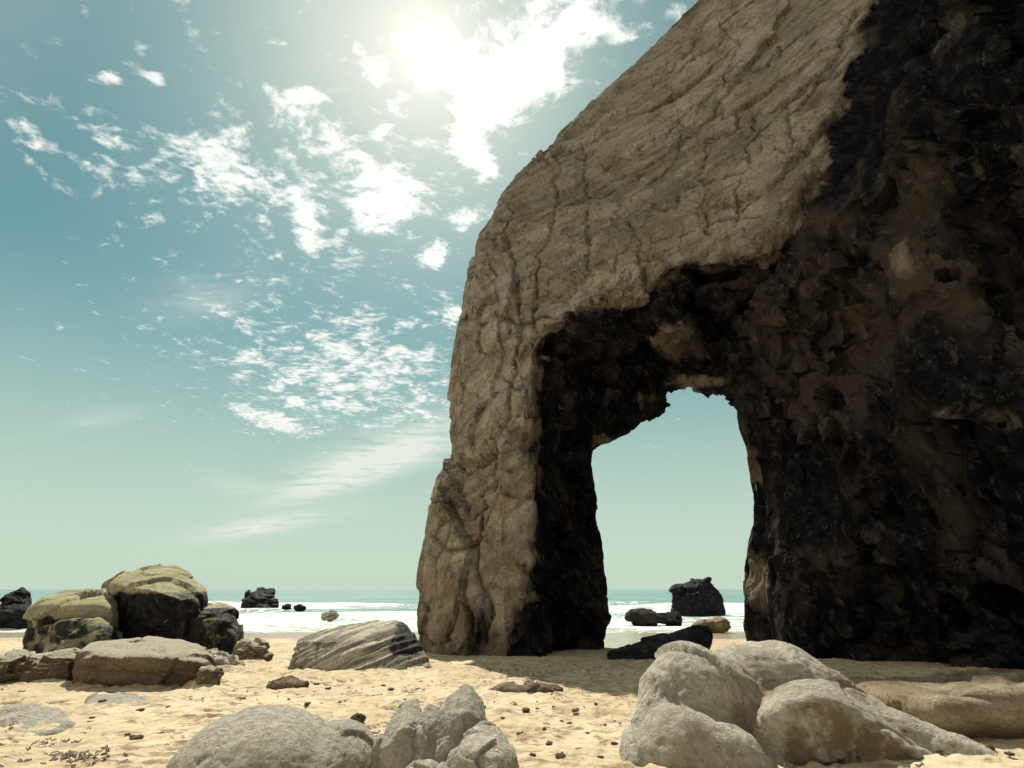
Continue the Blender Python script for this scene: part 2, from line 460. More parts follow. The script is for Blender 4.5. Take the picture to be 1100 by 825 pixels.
LIT_BARE = [(722, 366, 26, 24, 1.4), (748, 410, 34, 9, 1.4), (690, 430, 30, 14, .6), (650, 472, 20, 8, .9), (845, 335, 22, 30, .55), (850, 265, 14, 26, .6), (905, 200, 26, 46, .55), (905, 330, 50, 90, .62), (985, 290, 60, 60, .62), (1065, 452, 60, 34, .7), (880, 460, 34, 70, .5), (850, 330, 18, 70, .6), (1040, 180, 50, 60, .35),
        (815, 620, 18, 60, .95), (838, 670, 12, 20, .6), (808, 510, 12, 50, .85), (835, 440, 14, 60, .4), (592, 640, 12, 50, .42), (622, 570, 10, 70, .40), (600, 450, 10, 50, .36), (640, 620, 8, 40, .3), (980, 480, 60, 30, .25), (1060, 250, 50, 50, .3)]  # exposed rock, plus lit ledges and highlights painted in as paler patches

def tps(ctrl, X, Y):
    C = np.array(ctrl, float); P = C[:, :2] / 300; n = len(C)
    U = lambda r2: np.where(r2 > 1e-12, .5 * r2 * np.log(np.maximum(r2, 1e-12)), 0)
    r2 = ((P[:, None] - P[None]) ** 2).sum(-1)
    A = np.zeros((n + 3, n + 3)); A[:n, :n] = U(r2) + .004 * np.eye(n); A[:n, n] = 1; A[:n, n + 1:] = P; A[n, :n] = 1; A[n + 1:, :n] = P.T
    w = np.linalg.solve(A, np.concatenate([C[:, 2], np.zeros(3)]))
    out = w[n] + w[n + 1] * X / 300 + w[n + 2] * Y / 300
    for k in range(n):
        out = out + w[k] * U((X / 300 - P[k, 0]) ** 2 + (Y / 300 - P[k, 1]) ** 2)
    return out

def wall_x(y, z):
    return 10.6 + .43 * np.maximum(26 - y, -3) + .04 * z + .35 * np.sin(y * .55 + .25 * z) + .25 * np.sin(y * 1.3 - .5 * z + 1) - .7 * sstep(4.5, 0, z) * sstep(14, 22, y)

def build_arch():
    ST = 2.
    tx = np.arange(380, 1260, ST); ty = np.arange(-420, 800, ST)
    TX, TY = np.meshgrid(tx, ty, indexing='ij')
    sil = poly_sd(SIL, TX, TY); hole = poly_sd(HOLE, TX, TY); tun = poly_sd(TUN, TX, TY)
    dl = seg_dist(LIP, TX, TY); dh = np.maximum(hole, 0)
    F = tps(CTRL, TX, TY)
    t = np.where(tun < 0, dl / (dl + dh + 1e-6), 0)
    deep = 6.6 * t ** .75
    wx_ = TX + 9 * np.sin(TY / 23.) ; wy_ = TY + 7 * np.sin(TX / 19.)
    cv, ce = cells(np.stack([wx_.ravel() / 46., wy_.ravel() / 38., 0 * wx_.ravel()], 1), 301, .9)
    cv2, _ = cells(np.stack([wx_.ravel() / 21., wy_.ravel() / 27., 0 * wx_.ravel() + 5], 1), 303, .9)
    blk = (1.15 * cv + .5 * cv2).reshape(TX.shape) * sstep(4, 16, dl) * sstep(2, 14, dh) * (tun < 0)
    Yf = F + np.maximum(deep + blk, 0)
    h = .128
    lo = np.array([-6.5, 6., -2.2]); hi = np.array([25., 40., 50.])
    ax = [np.arange(lo[i], hi[i] + h, h).astype(np.float32) for i in range(3)]
    G = np.empty([len(a) for a in ax], np.float32)
    yy, zz = np.meshgrid(ax[1], ax[2], indexing='ij')
    def look(T, px, py):
        fx = np.clip((px - tx[0]) / ST, 0, len(tx) - 1.01); fy = np.clip((py - ty[0]) / ST, 0, len(ty) - 1.01)
        i = fx.astype(np.int32); j = fy.astype(np.int32); a = fx - i; b = fy - j
        return T[i, j] * (1 - a) * (1 - b) + T[i + 1, j] * a * (1 - b) + T[i, j + 1] * (1 - a) * b + T[i + 1, j + 1] * a * b
    top_y = 27. + 0 * zz
    ztop = np.interp(yy, [6, 10, 14.3, 18.1, 20.9, 24., 27.], [40, 32, 24.6, 19., 16.4, 14.5, 14.])
    for i, x in enumerate(ax[0]):
        px, py, dep = project(x, yy, zz)
        m = dep / FPX
        s_ = look(sil, px, py) * m + .22; ho = -look(hole, px, py) * m + .34
        yf = look(Yf, px, py); fb = look(F, px, py)
        far = (px > 1255) | (py < -418)
        fr = (yf - yy) * .9
        a = np.maximum(np.maximum(s_, fr), np.maximum(yy - (fb + np.interp(zz, [10, 26, 40], [8.2, 5.5, 3.5])), ho))
        a = np.where(far, 3, a)
        wx = wall_x(yy, zz)
        c = np.maximum.reduce([(wx - x) * .95, yy - top_y, 6.8 - yy, (zz - ztop) * .75])
        c = np.maximum(c, ho)
        G[i] = smin(a, c, .35)
    V, Q = surfnet(G, lo, h)
    V = relax(V, Q, 1)
    N = normals(V, Q)
    px, py, dep = project(V[:, 0], V[:, 1], V[:, 2])
    mm = dep / FPX
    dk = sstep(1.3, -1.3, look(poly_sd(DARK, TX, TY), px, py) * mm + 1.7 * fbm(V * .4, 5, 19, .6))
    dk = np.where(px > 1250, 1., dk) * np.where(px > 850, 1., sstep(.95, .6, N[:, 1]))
    lit_bare = np.zeros(len(V))
    for bx, by, rx, ry, wgt in LIT_BARE:
        lit_bare = np.maximum(lit_bare, wgt * np.exp(-((px - bx) / rx) ** 2 - ((py - by) / ry) ** 2))
    tunv = sstep(.3, -.3, look(tun, px, py) * mm) * (px < 840)
    rough = dk
    # -- relief: broken blocks, diagonal beds, upright joints
    a1 = R(-33)
    e1 = np.array([math.cos(a1), 0, -math.sin(a1)]); e3 = np.array([math.sin(a1), 0, math.cos(a1)])
    def rot(P): return np.stack([P @ e1, P[:, 1], P @ e3], 1)
    B = rot(V)
    wv = V + .55 * np.stack([perlin(V * .5, 3), perlin(V * .5 + 5, 4), perlin(V * .5 + 9, 5)], 1)
    Bw = rot(wv)
    crk = np.full(TX.shape, 1e9)
    for ln in CRACKS: crk = np.minimum(crk, seg_dist(ln, TX, TY))
    cm = look(crk, px + 8 * perlin(V * .5, 15) + 4 * perlin(V * 1.7, 25), py + 8 * perlin(V * .5 + 7, 16) + 4 * perlin(V * 1.7, 26)) * mm
    crack_w = np.exp(-(cm / (.07 + .13 * sstep(-.3, .4, perlin(V * .45, 17)))) ** 2) * sstep(-.35, .1, perlin(V * .3 + 3, 27)) * (N[:, 1] < .3) * (px < 1000)
    d = .40 * fbm(V * .15, 2, 21) + .10 * fbm(V * .55, 3, 22) * (1 + 1.2 * rough) + .05 * fbm(V * 1.3, 3, 29, .6, True)
    pil = sstep(26, 10, V[:, 2] + .2 * V[:, 0])
    g1 = sstep(-.2, .15, perlin(V * .25, 12)); g2 = sstep(-.1, .2, perlin(V * .22, 13))
    v, e = cells(wv * np.array([.30, .3, .11]), 31, 1.1)            # upright joint blocks
    d += (.26 * v - .36 * (1 - sstep(0., .035, e)) * g1) * (.10 + .90 * pil) * (1 - .5 * rough)
    v, e = cells(wv * np.array([.85, .8, .6]) + 3.3, 33, 1.2)       # smaller broken blocks, only in places
    d -= 0 * v
    d += (.13 * v - .2 * (1 - sstep(0., .06, e))) * g2 * (.25 + .75 * pil) * (1 - .5 * rough)
    v, e = cells(Bw * np.array([.06, .2, .26]) + .08 * perlin(V * .8, 28)[:, None], 37, 1.)            # diagonal beds
    d += (.26 * v - .35 * (1 - sstep(0., .03, e)) * g1) * (1 - .75 * pil) * (1 - .5 * rough)
    st = fbm(np.stack([B[:, 2] * 1.1 + .8 * perlin(V * .3, 8), B[:, 0] * .07, B[:, 1] * .15], 1), 4, 41, .6, True)
    d += .17 * st * (1 - .8 * pil) * (1 - .7 * rough)
    jn = look(seg_dist(JOIN, TX, TY), px + 6 * perlin(V * .7, 65), py) * mm
    d -= .75 * np.exp(-(jn / .38) ** 2)
    d -= .27 * crack_w * (1 - .6 * rough)
    vs_ = fbm(np.stack([V[:, 0] * .55 + .6 * perlin(V * .4, 14), V[:, 1] * .5, V[:, 2] * .12], 1), 5, 45, .55, True)
    d += .07 * vs_ * pil * (1 - rough) + .34 * vs_ * rough
    v, e = cells(wv * np.array([.33, .3, .13]) + .25 * perlin(V * .8, 18)[:, None], 43, 1.3)   # split faces of the dark wall
    d += rough * .75 * v * (.5 + .7 * sstep(-.2, .3, perlin(V * .2, 48)))
    damp = 1 - .62 * tunv
    crest = sstep(3.2, .6, np.interp(V[:, 1], [6, 10, 14.3, 18.1, 20.9, 24., 27.], [40, 32, 24.6, 19., 16.4, 14.5, 14.]) - V[:, 2]) * sstep(860, 900, px) * dk
    d = np.clip(d, -.8, .5) * (1 - .85 * crest); damp = damp * (1 - .8 * crest)
    V = V + N * (d * damp)[:, None]
    N = normals(V, Q)
    d = .04 * fbm(V * 2.6, 3, 51, .6)
    v, e = cells((V + .25 * perlin(V * 1.4, 6)[:, None]) * np.array([1.7, 1.5, .7]), 53, 1.4)
    d += (rough * .21 * v * (.3 + 1.4 * sstep(-.1, .3, perlin(V * .25, 58))) + (1 - rough) * .025 * v) * damp
    V = V + N * d[:, None]
    V[:, 2] = np.maximum(V[:, 2], -2.4)
    # -- algae-dark rock with shade painted in: the wall beside the opening, the inside of the arch, the foot of the pillar
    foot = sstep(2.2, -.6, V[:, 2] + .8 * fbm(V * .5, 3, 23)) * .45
    wet_shade = np.clip(np.maximum(dk * 1.08, foot) - .78 * lit_bare, 0, 1.1) + .6 * crest  # crest darkened further to hold down its sunlit glints
    rust = np.clip((1 - crest) * np.exp(-((px - 960) / 170) ** 2 - ((py - 330) / 170) ** 2) + .5 * np.exp(-((px - 830) / 60) ** 2 - ((py - 360) / 120) ** 2), 0, 1)
    o = mesh_obj('sea_arch', V, Q, M_ARCH, attrs={'wet_shade': wet_shade, 'seam': np.clip(1.3 * np.exp(-(cm / .06) ** 2) * crack_w ** .25, 0, 1) * (1 - rough), 'rust': rust, 'moss_shading': np.zeros(len(V))}, loc=(6., 22., -1.1), smooth=False)
    tag(o, 'towering tan rock arch with a dark shaded, tide-stained opening and black cliff wall', 'rock arch')
build_arch()

# ------------------------------------------------------------------ boulders
def boulders():
    def lit_top(V, N): return 1.1 * sstep(.45, .8, N[:, 2])  # paler tone on upward faces paints in the sunlit top
    # mossy group on the left
    y = gy(702)
    def moss_top(V, N): return sstep(.2, .8, N[:, 2]) * .3 + .28
    zC = at(165, 634, y - 1.)[2]
    build_rock('boulder', [H(y, (113, 629, .6), (128, 620, .9), (150, 610, 1.6), (172, 606, 2.), (192, 606, 2.), (205, 615, 1.6), (222, 633, .8), (223, 645, .6),
                            (133, 630, -1.0), (165, 633, -1.9), (195, 643, -1.5), (212, 650, -.9),
                            (122, 700, 1.0), (126, 720, .6), (165, 720, .3), (215, 720, .2), (222, 712, 1.5), (120, 700, 3.), (222, 700, 3.)),
                         H(y, (172, 640, -1.5), (196, 642, -1.4), (222, 640, .2), (220, 690, .2), (175, 690, -.1), (172, 720, -.2), (222, 720, .4), (200, 690, -.5), (200, 720, -.5), (190, 690, 2))],
               M_MOSSY, 'tallest left boulder, sunlit mossy sloping top over a black front face', 'boulder', res=100, k=.12, rnd=.03, amp=.018, facet=.026, strat=.010, dip=(.15, -.3, 1), seed=3,
               wet_shade_z=zC - .4, wet_shade_hi=zC + .3, moss_shadingfn=moss_top)  # black front: algae, with the shade of the face painted in
    yb = gy(703)
    zB = at(70, 655, yb)[2]
    build_rock('boulder', [H(yb - 1, (28, 668, .6), (33, 655, .8), (48, 640, 1.4), (70, 634, 2.), (108, 632, 2.2), (121, 637, 1.8), (127, 650, 1.), (127, 672, .6),
                            (42, 655, 0), (62, 652, -.3), (105, 650, -.2), (120, 655, .1), (28, 715, .5), (60, 715, .4), (126, 715, .4), (124, 715, 3), (40, 715, 3)),
                         H(yb - 1, (42, 676, -.4), (58, 666, -.8), (78, 662, -.8), (100, 666, -.9), (118, 676, -.8), (128, 690, -.6), (128, 715, -.9), (60, 715, -1.6), (34, 715, -.9), (60, 690, -1.2), (100, 690, -1.4), (60, 680, .8), (120, 680, .8))],
               M_MOSSY, 'pale flat-topped mossy boulder left of the tallest boulder', 'boulder', res=96, k=.1, rnd=.04, amp=.022, facet=.03, strat=.014, dip=(.1, -.2, 1), seed=5,
               wet_shadefn=lambda V, N: np.maximum((.58 * sstep(zB + .15, zB - .5, V[:, 2])), .75 * sstep(-1.9, -3.6, V[:, 0] - at(60, 670, yb)[0]) * sstep(zB + .2, zB - .3, V[:, 2]) * sstep(-1.2, -.6, V[:, 2])), moss_shadingfn=moss_top)
    build_rock('boulder', [H(y - .6, (200, 656, .5), (212, 649, 1.1), (232, 647, 1.4), (248, 653, 1.2), (257, 664, .9), (260, 690, .6), (262, 720, .6), (205, 665, -.3), (238, 668, -.5), (255, 690, -.5),
                            (250, 720, -.8), (205, 720, -.5), (205, 700, 2), (255, 700, 2))],
               M_MOSSY, 'black blocky boulder with yellow-green weed on top, right of the tallest boulder', 'boulder', res=70, rnd=.035, amp=.03, facet=.04, strat=.016, seed=8,
               wet_shade_z=zC - .95, wet_shade_hi=zC - .45, moss_shadingfn=lambda V, N: np.full(len(V), .42))
    ye = gy(737)
    build_rock('boulder', [H(ye, (84, 704, .1), (96, 692, .5), (118, 687, .9), (160, 686, 1.), (196, 687, 1.), (214, 693, .8), (226, 706, .4),
                            (84, 716, -.3), (98, 708, -.5), (130, 707, -.8), (190, 707, -.8), (221, 715, -.5), (82, 745, -.1), (110, 756, -.3), (170, 756, -.4), (215, 754, -.3), (229, 745, 0), (84, 735, 1.), (226, 735, 1.))],
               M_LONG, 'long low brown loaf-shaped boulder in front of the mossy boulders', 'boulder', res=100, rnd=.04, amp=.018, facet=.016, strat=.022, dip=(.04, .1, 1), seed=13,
               wet_shade_z=at(150, 742, ye)[2] - .5, wet_shade_hi=at(150, 742, ye)[2] + .2, moss_shadingfn=lit_top)
    yj = gy(722)
    build_rock('boulder', [H(yj, (311, 706, .2), (318, 692, .5), (330, 683, .9), (352, 677, 1.2), (385, 669, 1.5), (408, 666, 1.5), (430, 668, 1.3), (443, 680, .9), (452, 700, .5), (464, 722, .1),
                            (360, 694, -.1), (400, 682, .1), (428, 674, .3), (312, 730, .1), (345, 732, -.5), (400, 738, -.9), (440, 738, -.7), (462, 732, -.2), (330, 715, 2), (450, 715, 2))],
               M_STRIPE, 'grey boulder with diagonal pale stripes left of the arch pillar', 'boulder', res=100, rnd=.05, amp=.018, facet=.014, strat=.022, dip=(-.42, .12, 1), seed=17,
               wet_shadefn=lambda V, N: .8 * sstep(at(420, 680, yj + 1)[0] - .1, at(436, 680, yj + 1)[0], V[:, 0]) * sstep(at(440, 712, yj)[2], at(440, 698, yj)[2], V[:, 2]))  # shaded right end painted as a dark patch
    # small left stones
    ys = gy(728)
    build_rock('flat_rock', [H(ys, (-30, 706, .6), (0, 703, 1.), (50, 700, 1.2), (82, 702, 1.), (85, 712, .2), (40, 716, -.3), (-20, 722, -.4), (-30, 740, -.5), (60, 740, -.4), (80, 735, .5))], M_GREY,
               'low pale rock shelf at the left edge below the mossy boulders', 'rock', res=60, rnd=.05, amp=.03, facet=.03, strat=.02, seed=19)
    build_rock('stone', [E(16, 723, gy(733), (.62, .5, .36))], M_LONG, 'rounded brown stone at the left edge of the photo', 'rock', res=44, amp=.07, facet=.09, seed=21, moss_shadingfn=lit_top)
    build_rock('stone', [E(62, 722, gy(733), (.72, .5, .40), 0, R(-6))], M_LONG, 'rounded stone touching the left end of the long brown boulder', 'rock', res=44, amp=.07, facet=.05, seed=22, moss_shadingfn=lit_top)
    build_rock('stone', [E(270, 703, gy(710), (.62, .5, .42))], M_LONG, 'small brown stone right of the black blocky boulder', 'rock', res=40, amp=.07, facet=.09, seed=23, moss_shadingfn=lit_top)
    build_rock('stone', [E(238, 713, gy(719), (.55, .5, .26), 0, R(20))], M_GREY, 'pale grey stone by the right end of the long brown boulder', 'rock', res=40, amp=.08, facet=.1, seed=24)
    build_rock('stone', [E(222, 733, gy(741), (.22, .2, .28))], M_LONG, 'small upright stone leaning on the right end of the long boulder', 'rock', res=30, amp=.08, facet=.1, seed=25, moss_shadingfn=lit_top)
    build_rock('stone', [E(307, 737, gy(740), (.36, .3, .13))], M_LONG, 'flat dark brown stone on open sand below the striped boulder', 'rock', res=36, amp=.08, facet=.1, seed=26)
    # slabs almost buried in the sand
    build_rock('sand_slab', [H(gy(778), (-40, 760, .9), (30, 755, 1.2), (70, 757, 1.1), (80, 768, .5), (62, 790, -.4), (0, 800, -.7), (-50, 800, -.6), (0, 830, 0), (60, 815, .2), (30, 785, -.3))], M_GREY,
               'pale cracked slab half buried in the sand at the lower left', 'rock', res=60, rnd=.04, amp=.03, facet=.03, strat=.02, seed=27)
    build_rock('sand_slab', [H(gy(758), (84, 754, .2), (105, 743, .8), (142, 741, .9), (162, 749, .5), (166, 763, 0), (120, 769, -.3), (90, 768, -.2), (120, 790, .2), (150, 785, .3), (125, 755, .1))], M_GREY,
               'small pale slab half buried in the sand below the long boulder', 'rock', res=54, rnd=.035, amp=.03, facet=.03, strat=.02, seed=28)
    # dark rocks far left
    yf = gy(677)
    build_rock('dark_rock', [H(yf, (-30, 652, .5), (0, 650, .8), (34, 651, .6), (36, 685, .5), (-40, 690, 0), (0, 656, -.6), (28, 657, -.6), (30, 690, -.9), (0, 688, 3), (30, 688, 3))], M_DARK,
               'wide black rock at the left edge by the surf', 'rock', res=50, amp=.04, facet=.08, seed=31, wet_shade_z=8, wet_shade_hi=9)
    build_rock('dark_rock', [H(yf + 1, (3, 643, .5), (8, 635, 1.), (32, 634, 1.), (34, 650, .6), (31, 668, .3), (-4, 668, .3), (4, 650, -.5), (28, 650, -.5), (15, 665, 2.5))], M_DARK,
               'square black rock perched on the wide rock at the left edge', 'rock', res=50, amp=.04, facet=.08, seed=32, wet_shade_z=8, wet_shade_hi=9)
    # in the surf
    build_rock('sea_rock', [H(85, (260, 654, 0), (265, 637, 1), (283, 633, 1.5), (295, 633, 1.5), (297, 645, .5), (297, 660, 0), (260, 660, 0), (278, 645, -2), (270, 660, -3), (290, 660, -3), (280, 660, 5))], M_DARK,
               'dark square rock in the surf left of the arch', 'sea rock', res=50, amp=.04, facet=.08, seed=33, wet_shade_z=8, wet_shade_hi=9)
    build_rock('sea_rock', [E(322, 653, 75, (.75, .6, .42))], M_DARK, 'tiny dark rock in white foam beside the square surf rock', 'sea rock', res=30, amp=.08, facet=.1, seed=34, wet_shade_z=8, wet_shade_hi=9)
    build_rock('sea_rock', [E(308, 652, 80, (.6, .5, .3))], M_DARK, 'tiniest dark rock nearest the right of the square surf rock', 'sea rock', res=26, amp=.08, facet=.1, seed=44, wet_shade_z=8, wet_shade_hi=9)
    build_rock('sea_rock', [E(355, 662, 52, (.7, .5, .36))], M_STRIPE, 'pale low rock in the wash above the striped boulder', 'sea rock', res=36, amp=.06, facet=.1, seed=35)
    build_rock('sea_stack', [H(70, (720, 652, 0), (722, 628, .8), (735, 624, 1.5), (748, 627, 1.8), (757, 620, 2), (764, 618, 2), (770, 630, 1.3), (777, 652, .6), (777, 670, 0), (722, 670, 0), (745, 634, -1.), (740, 670, -2.5), (765, 670, -2.5), (750, 660, 4)),
                            H(70, (721, 630, -.3), (740, 630, -1.2), (740, 670, -2), (721, 670, -.5), (735, 640, 2), (750, 660, 2))], M_DARK,
               'black notched rock standing in the surf seen through the arch', 'sea rock', res=60, rnd=.12, amp=.04, facet=.07, seed=36, wet_shade_z=8, wet_shade_hi=9)
    build_rock('sea_rock', [E(693, 664, 50, (1.7, .9, .42)), E(712, 665, 50.2, (1.6, .8, .30))], M_DARK, 'long low dark rock awash in foam through the arch', 'sea rock', res=50, amp=.05, facet=.07, seed=37, wet_shade_z=-1.6, wet_shade_hi=-1.0)
    build_rock('sea_rock', [E(763, 673, 43, (1.45, .8, .42))], M_TANROCK, 'low tan rock at the water edge below the notched black rock', 'sea rock', res=44, amp=.06, facet=.08, seed=38)
    build_rock('rock_slab', [H(gy(708), (650, 700, .4), (690, 686, 1.), (720, 678, 1.2), (745, 672, 1.3), (759, 673, 1.2), (765, 684, .6), (755, 704, 0), (720, 716, -.6), (680, 718, -.5), (655, 718, -.2), (720, 692, -.1), (700, 715, 2.5), (755, 712, 2.))], M_DARK,
               'long black slanting slab on the sand at the foot of the pillar', 'rock', res=70, rnd=.03, amp=.012, facet=.015, strat=.01, dip=(.2, .1, 1), seed=39, wet_shade_z=8, wet_shade_hi=9)
    build_rock('flat_rock', [E(562, 741, gy(742), (.75, .4, .10))], M_LONG, 'thin flat stone at the edge of the arch shadow', 'rock', res=40, amp=.06, facet=.08, seed=40)

    # foreground
    yk = gy(825) - .35
    build_rock('rounded_rock', [E(278, 852, yk + .1, (.86, .8, .68), 0, R(4)), E(350, 858, yk + .2, (.46, .7, .62), 0, R(16)), E(222, 862, yk + .05, (.34, .5, .4))],
               M_GREY, 'smooth rounded pale grey rock at bottom centre left', 'rock', res=120, k=.035, amp=.013, facet=.006, strat=0., seed=51, grit=.004, crackd=.008)
    build_rock('stone', [E(384, 773, gy(778), (.09, .08, .06))], M_LONG, 'small brown stone behind the smooth rounded foreground rock', 'rock', res=30, amp=.08, facet=.12, seed=52)
    yl = gy(825) - .2
    build_rock('split_rock', [H(yl, (394, 850, 0), (402, 805, .05), (416, 774, .2), (433, 754, .4), (450, 749, .5), (453, 770, .25), (460, 820, .0), (462, 850, -.1), (412, 806, -.15), (436, 780, -.05), (425, 850, -.25), (396, 850, .6), (462, 850, .7), (455, 790, .7)),
                                   H(yl, (438, 800, .0), (449, 768, .15), (460, 755, .35), (476, 757, .4), (484, 790, .2), (488, 850, .0), (430, 850, -.1), (452, 790, -.06), (455, 850, -.2), (455, 850, .8), (480, 850, .8)),
                                   H(yl, (458, 820, .05), (470, 772, .2), (484, 745, .4), (500, 734, .55), (509, 737, .55), (519, 757, .45), (523, 780, .3), (524, 850, .1), (500, 850, -.12), (456, 850, -.15), (498, 762, .05), (512, 775, .08), (478, 805, -.1), (495, 850, .9), (526, 850, .8)),
                                   H(yl - .25, (476, 850, -.1), (484, 812, .0), (498, 789, .12), (518, 774, .3), (534, 776, .32), (547, 793, .2), (556, 818, .05), (559, 850, -.05), (510, 805, -.14), (536, 812, -.12), (530, 850, -.3), (500, 850, .6), (552, 850, .6)),
                                   H(yl - .1, (425, 850, -.3), (436, 822, -.25), (462, 814, -.2), (478, 824, -.25), (482, 850, -.3), (440, 840, -.42), (470, 850, -.45), (455, 850, .3))],
               M_GREY, 'cluster of upright split grey slabs at bottom centre', 'rock', res=128, k=.012, rnd=.008, amp=.016, facet=.03, strat=.004, grit=.004, dip=(1, .1, .25), seed=53)
    ym = gy(812)
    s = ym / 5.4
    build_rock('lumpy_rock', [CH(ym, (712, 800, .15, 42), (742, 757, .4, 58), (785, 768, .75, 52)), CH(ym, (705, 822, -.1, 36), (735, 812, -.2, 46), (780, 822, -.3, 40), (800, 850, -.2, 44)),
                                   CH(ym, (805, 748, 1.0, 50), (840, 742, 1.1, 48), (895, 772, .9, 44), (955, 796, .65, 34), (1050, 830, .35, 24)), CH(ym, (690, 842, -.2, 26), (700, 835, -.1, 26)),
                                   H(ym, (796, 775, .1), (812, 752, .3), (838, 732, .45), (870, 725, .5), (902, 732, .5), (945, 762, .5), (1000, 806, .45), (1040, 838, .4),
                                     (806, 786, -.2), (828, 762, -.32), (866, 748, -.42), (903, 753, -.38), (945, 784, -.25), (992, 822, -.05), (800, 862, -.12), (868, 862, -.26), (945, 862, -.1), (1015, 862, .1), (830, 862, .6), (980, 862, .6)),
                                   CH(ym, (930, 812, .4, 30), (985, 830, .25, 20), (1030, 848, .1, 14)),
                                   E(820, 870, ym + .45, (1.35 * s, .8 * s, .5 * s))],
               M_FORE, 'large rounded lumpy grey rock at the lower right, near side shaded brown', 'rock', res=165, k=.055, rnd=.035, amp=.013, facet=.009, strat=.003, dip=(.5, .3, 1), seed=55, grit=.0042, crackd=.012, moss_shadingfn=lambda V, N: .66 * sstep(at(800, 780, ym)[0], at(835, 780, ym)[0], V[:, 0]) * sstep(.62, .3, N[:, 2]))  # steep near faces painted brown to stand for their shade
    yn = gy(790)
    build_rock('rock_ledge', [H(yn, (905, 729, 2.6), (960, 721, 3.), (1010, 724, 2.8), (1060, 722, 2.8), (1120, 724, 2.6), (1190, 730, 2.), (925, 746, 1.4), (985, 752, .1), (1020, 760, -.4), (1060, 762, -.4), (1120, 752, -.3), (1190, 770, -.4),
                            (960, 815, .8), (1030, 820, .25), (1100, 820, .25), (1190, 830, .2), (925, 790, 2.8), (1150, 790, 3.)),
                              H(yn, (1015, 729, 2.), (1060, 723, 2.2), (1110, 725, 2.), (1180, 735, 1.4), (1030, 750, -.2), (1110, 748, -.45), (1110, 820, .1), (1030, 820, .2), (1180, 820, .1), (1060, 800, 2))],
               M_TANROCK, 'low tan rock ledge at the right edge below the black cliff', 'rock', res=130, k=.05, rnd=.035, amp=.022, facet=.03, strat=.012, dip=(.1, .2, 1), seed=57, grit=.003, crackd=.016)
boulders()

# ------------------------------------------------------------------ sand
def grid_mesh(name, xs_fn, ys, mat, zfn, nx=420):
    U = np.linspace(-1, 1, nx)
    Y = np.repeat(ys, nx); X = np.concatenate([xs_fn(y) * U for y in ys])
    V = np.stack([X, Y, np.zeros_like(X)], 1)
    V[:, 2] = zfn(V)
    n = len(ys)
    i = np.arange((n - 1) * nx).reshape(n - 1, nx)[:, :-1].ravel()
    Q = np.stack([i, i + 1, i + nx + 1, i + nx], 1)
    return mesh_obj(name, V, Q, mat)

